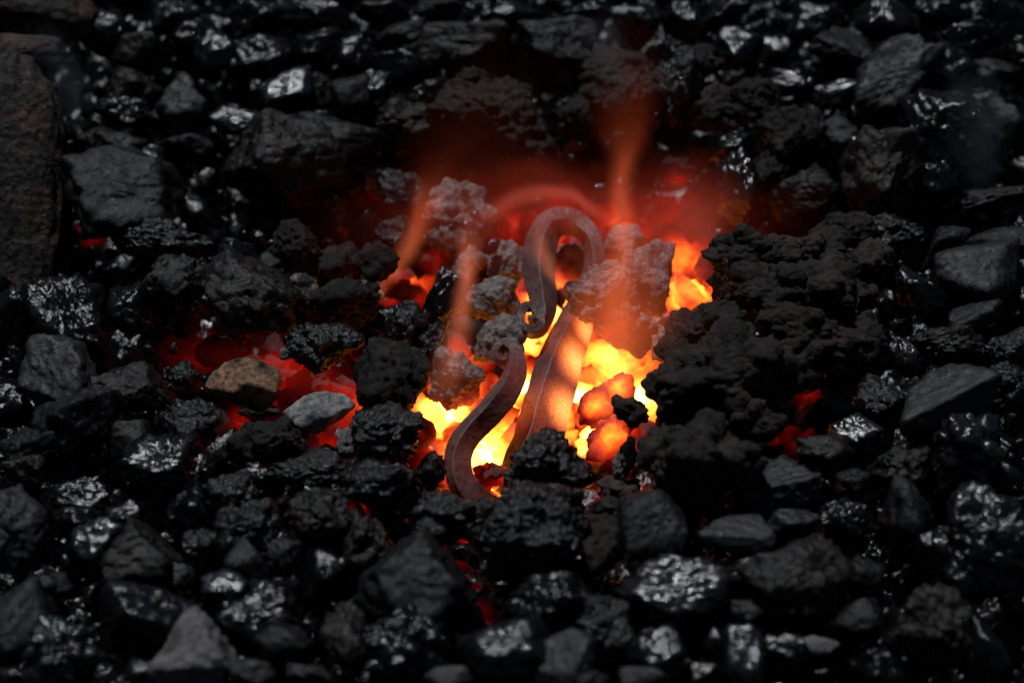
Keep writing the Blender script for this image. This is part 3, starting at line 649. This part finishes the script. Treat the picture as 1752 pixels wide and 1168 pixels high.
# ================================================================== FLAMES: emitting gas, no surface
def flame(label, rows, y_at, colour, axis='z', noise_amt=0.5, noise_scale=60.0, name='flame', depth=1.0, tip=None, soft=2.6, smoke=False):
    # rows: px, py, width px, brightness, ordered along the axis; all in the upright plane through y_at = (px, py, z)
    p0, _ = at(*y_at); y0 = p0[1]; pts = []
    for px, py, w, f in rows:
        p, t = at_y(px, py, y0); pts.append((p[0], p[2], w*K*t/2, f))
    P = np.array(pts); ai, bi = (1, 0) if axis == 'z' else (0, 1)
    a0, a1 = P[0, ai], P[-1, ai]; L_ = a1-a0; u = (P[:, ai]-a0)/L_
    b0, b1 = P[:, bi].min()-1e-4, P[:, bi].max()+1e-4; wm = P[:, 2].max()
    us = np.linspace(0, 1, 25); N = 20; V = []
    from bisect import bisect
    bc = np.interp(us, u, P[:, bi]); wc = np.interp(us, u, P[:, 2])
    for i, q in enumerate(us):
        for j in range(N):
            an = 2*np.pi*j/N; bo = bc[i]-(P[0, bi])+math.cos(an)*wc[i]*1.35; yo = math.sin(an)*wc[i]*1.15*depth
            V.append((bo, yo, q*L_) if axis == 'z' else (q*L_, yo, bo))
    T = []
    for i in range(24):
        for j in range(N):
            a, b_ = i*N+j, i*N+(j+1) % N; T += [(a, b_, b_+N), (a, b_+N, a+N)]
    for j in range(1, N-1): T += [(0, j+1, j), (24*N, 24*N+j, 24*N+j+1)]
    T = np.array(T)
    if axis == 'x': T = T[:, ::-1]
    me = mesh_from(name, np.array(V), T)
    m = bpy.data.materials.new('flame_gas'); m.use_nodes = True; nt = m.node_tree; nodes, links = nt.nodes, nt.links; nodes.clear()
    out = nodes.new('ShaderNodeOutputMaterial'); em = nodes.new('ShaderNodeEmission'); em.inputs[0].default_value = (*colour, 1); links.new(em.outputs[0], out.inputs['Volume'])
    tc = nodes.new('ShaderNodeTexCoord'); sx = nodes.new('ShaderNodeSeparateXYZ'); links.new(tc.outputs['Object'], sx.inputs[0])
    A, Bc = (sx.outputs[2], sx.outputs[0]) if axis == 'z' else (sx.outputs[0], sx.outputs[2])
    M = lambda op, a, b=None, c=None, cl=False: math_n(nodes, links, op, a, b, c, cl)
    uu = M('DIVIDE', A, float(L_), None, True)
    def curve(vals):
        n_ = nodes.new('ShaderNodeFloatCurve'); c = n_.mapping.curves[0]
        c.points[0].location = (0, float(vals[0])); c.points[1].location = (1, float(vals[-1]))
        for q, v in list(zip(u, vals))[1:-1]: c.points.new(float(q), float(v))
        n_.mapping.update(); links.new(uu, n_.inputs['Value']); return n_.outputs[0]
    wob = nodes.new('ShaderNodeTexNoise'); wob.inputs['Scale'].default_value = noise_scale; wob.inputs['Detail'].default_value = 2
    mp = nodes.new('ShaderNodeMapping'); mp.inputs['Scale'].default_value = (1, 1, .35) if axis == 'z' else (.5, 1, 1); links.new(tc.outputs['Object'], mp.inputs[0]); links.new(mp.outputs[0], wob.inputs['Vector'])
    bcv = M('MULTIPLY_ADD', curve((P[:, bi]-b0)/(b1-b0)), float(b1-b0), float(b0-P[0, bi]))
    w = M('MAXIMUM', M('MULTIPLY', curve(P[:, 2]/wm), float(wm)), 1e-4)
    wb2 = nodes.new('ShaderNodeTexNoise'); wb2.inputs['Scale'].default_value = 55; wb2.inputs['Detail'].default_value = 3; mp2 = nodes.new('ShaderNodeMapping'); mp2.inputs['Location'].default_value = (3.3, 1.7, 5.1)
    mp2.inputs['Scale'].default_value = (1, 1, .6) if axis == 'z' else (.6, 1, 1); links.new(tc.outputs['Object'], mp2.inputs[0]); links.new(mp2.outputs[0], wb2.inputs['Vector'])
    bcv = M('ADD', bcv, M('MULTIPLY', M('MULTIPLY', M('SUBTRACT', wb2.outputs[0], .5), 1.5), w))   # the gas curls aside as it rises
    db = M('DIVIDE', M('SUBTRACT', Bc, bcv), w); dy = M('DIVIDE', sx.outputs[1], M('MULTIPLY', w, float(depth)))
    q = M('ADD', M('MULTIPLY', db, db), M('MULTIPLY', dy, dy))
    g = M('POWER', M('MAXIMUM', M('SUBTRACT', 1.0, q), 0.0), soft)
    g = M('MULTIPLY', g, curve(P[:, 3]/P[:, 3].max()))
    g = M('MULTIPLY', g, M('MULTIPLY_ADD', wob.outputs[0], 2*noise_amt, 1-noise_amt))
    g = M('DIVIDE', M('MULTIPLY', g, float(P[:, 3].max()/depth)), w)
    if tip:
        mx = nodes.new('ShaderNodeMix'); mx.data_type = 'RGBA'; mx.inputs['A'].default_value = (*colour, 1); mx.inputs['B'].default_value = (*tip, 1)
        links.new(uu, mx.inputs['Factor']); links.new(mx.outputs['Result'], em.inputs[0])
    if smoke:
        vsn = nodes.new('ShaderNodeVolumeScatter'); vsn.inputs['Color'].default_value = (*colour, 1); vsn.inputs['Anisotropy'].default_value = 0.2
        links.new(g, vsn.inputs['Density']); links.new(vsn.outputs[0], out.inputs['Volume'])
    links.new(g, em.inputs['Strength']); m.cycles.volume_step_rate = 0.45
    me.materials.append(m); o = bpy.data.objects.new(name, me); col.objects.link(o)
    o.location = (P[0, 0], y0, P[0, 1]); o['label'] = label; o['category'] = 'smoke' if smoke else 'flame'; o['group'] = 'thin smoke over the coals' if smoke else 'flames over the fire'
    return o
OR = (1.0, .24, .065); PK = (1.0, .21, .10); BR = (1.0, .10, .04)
flame('tall thin orange flame rising right of the iron bar', [(1034,740,60,.02),(1040,690,120,.26),(1034,620,150,.34),(1048,540,130,.30),(1058,450,104,.26),(1062,370,92,.32),(1064,300,96,.28),(1068,230,140,.11),(1076,140,210,.025),(1085,30,240,0)], (1040,700,-.01), OR, tip=BR, soft=4.5, noise_amt=.8, noise_scale=90)
flame('broad orange flame glowing over the coke right of the bar', [(1060,720,80,.0),(1060,650,220,.20),(1060,580,290,.32),(1070,500,300,.26),(1085,430,270,.12),(1090,340,200,0)], (1060,690,-.02), (1.0,.20,.04), tip=BR, soft=4)
flame('slim salmon flame wisp left of the iron scroll tip', [(735,720,70,.0),(752,665,140,.12),(772,600,110,.23),(787,530,70,.36),(800,460,58,.32),(803,400,64,.12),(798,320,90,0)], (760,680,-.005), (1.0,.22,.09), tip=PK, soft=4.5, noise_amt=.8, noise_scale=90)
flame('slanting flame wisp at the back left of the fire', [(638,518,44,.0),(664,476,66,.27),(696,420,78,.35),(722,370,96,.30),(742,322,134,.10),(758,280,180,.03),(775,190,220,0)], (670,490,-.02), (1.0,.21,.07), tip=(1.0,.11,.04), soft=4.5, noise_amt=.8, noise_scale=90)
flame('small curled flame licking inside the iron loop', [(980,514,26,.0),(957,484,46,.20),(934,450,50,.26),(924,415,44,.16),(928,370,30,0)], (950,495,-.004), (1.0,.24,.11), soft=4)
flame('soft orange flame over the face of the iron bar', [(960,750,60,.0),(960,690,100,.08),(972,620,100,.12),(988,560,84,.10),(1000,490,50,0)], (962,715,-.006), OR, soft=4)
flame('reddish arched veil of flame behind the iron loop', [(800,384,50,.0),(850,358,60,.12),(910,334,56,.18),(965,331,50,.20),(1005,350,50,.14),(1055,384,50,0)], (930,400,-.002), (1.0, .17, .11), axis='x', soft=3.5)
flame('pink flame veil at the right back corner of the fire', [(1195,490,70,.0),(1196,430,150,.13),(1180,395,190,.17),(1195,350,200,.08),(1190,260,200,0)], (1200,450,-.01), (1.0,.16,.09), soft=4.5, noise_amt=.7, noise_scale=60)
flame('wide dim red flame glow along the back of the fire', [(470,400,240,.0),(580,390,240,.008),(690,372,270,.035),(800,362,340,.06),(900,360,370,.12),(1000,366,370,.14),(1100,366,380,.14),(1200,372,360,.085),(1280,376,330,.03),(1360,380,300,.006),(1440,384,280,0)], (980,500,-.002), (1.0,.095,.05), axis='x', depth=.5, soft=5.0, noise_amt=.7, noise_scale=35)
flame('faint brownish flame haze rising over the brown coke slope', [(785,400,200,.0),(800,335,300,.03),(815,260,340,.018),(850,90,380,0)], (775,350,-.008), (1.0,.12,.04), soft=5)
flame('deep red glow of gas over the left hollow of the fire', [(280,590,80,.0),(420,615,150,.04),(520,645,190,.07),(610,680,180,.09),(720,690,90,0)], (520,660,-.03), (1.0,.03,.012), axis='x', depth=.6, soft=4)
flame('thin bluish smoke drifting off the fire brick at the upper left', [(130,230,50,.0),(122,190,80,.05),(112,140,90,.08),(90,90,90,.05),(70,30,110,0)], (130,230,.03), (.75,.85,1.0), soft=3, smoke=True, name='smoke', noise_scale=50, noise_amt=.8)
flame('thin grey smoke rising over the coals at the top centre', [(1060,200,60,.0),(1050,150,110,.04),(1035,90,120,.06),(1030,30,130,0)], (1060,260,.02), (.8,.87,1.0), soft=3, smoke=True, name='smoke', noise_scale=50, noise_amt=.8)
flame('faint blue smoke hanging before the black-fronted block on the right', [(1680,330,60,.0),(1670,270,130,.05),(1675,200,140,.06),(1665,120,150,0)], (1680,330,.02), (.7,.83,1.0), soft=3, smoke=True, name='smoke', noise_scale=50, noise_amt=.8)
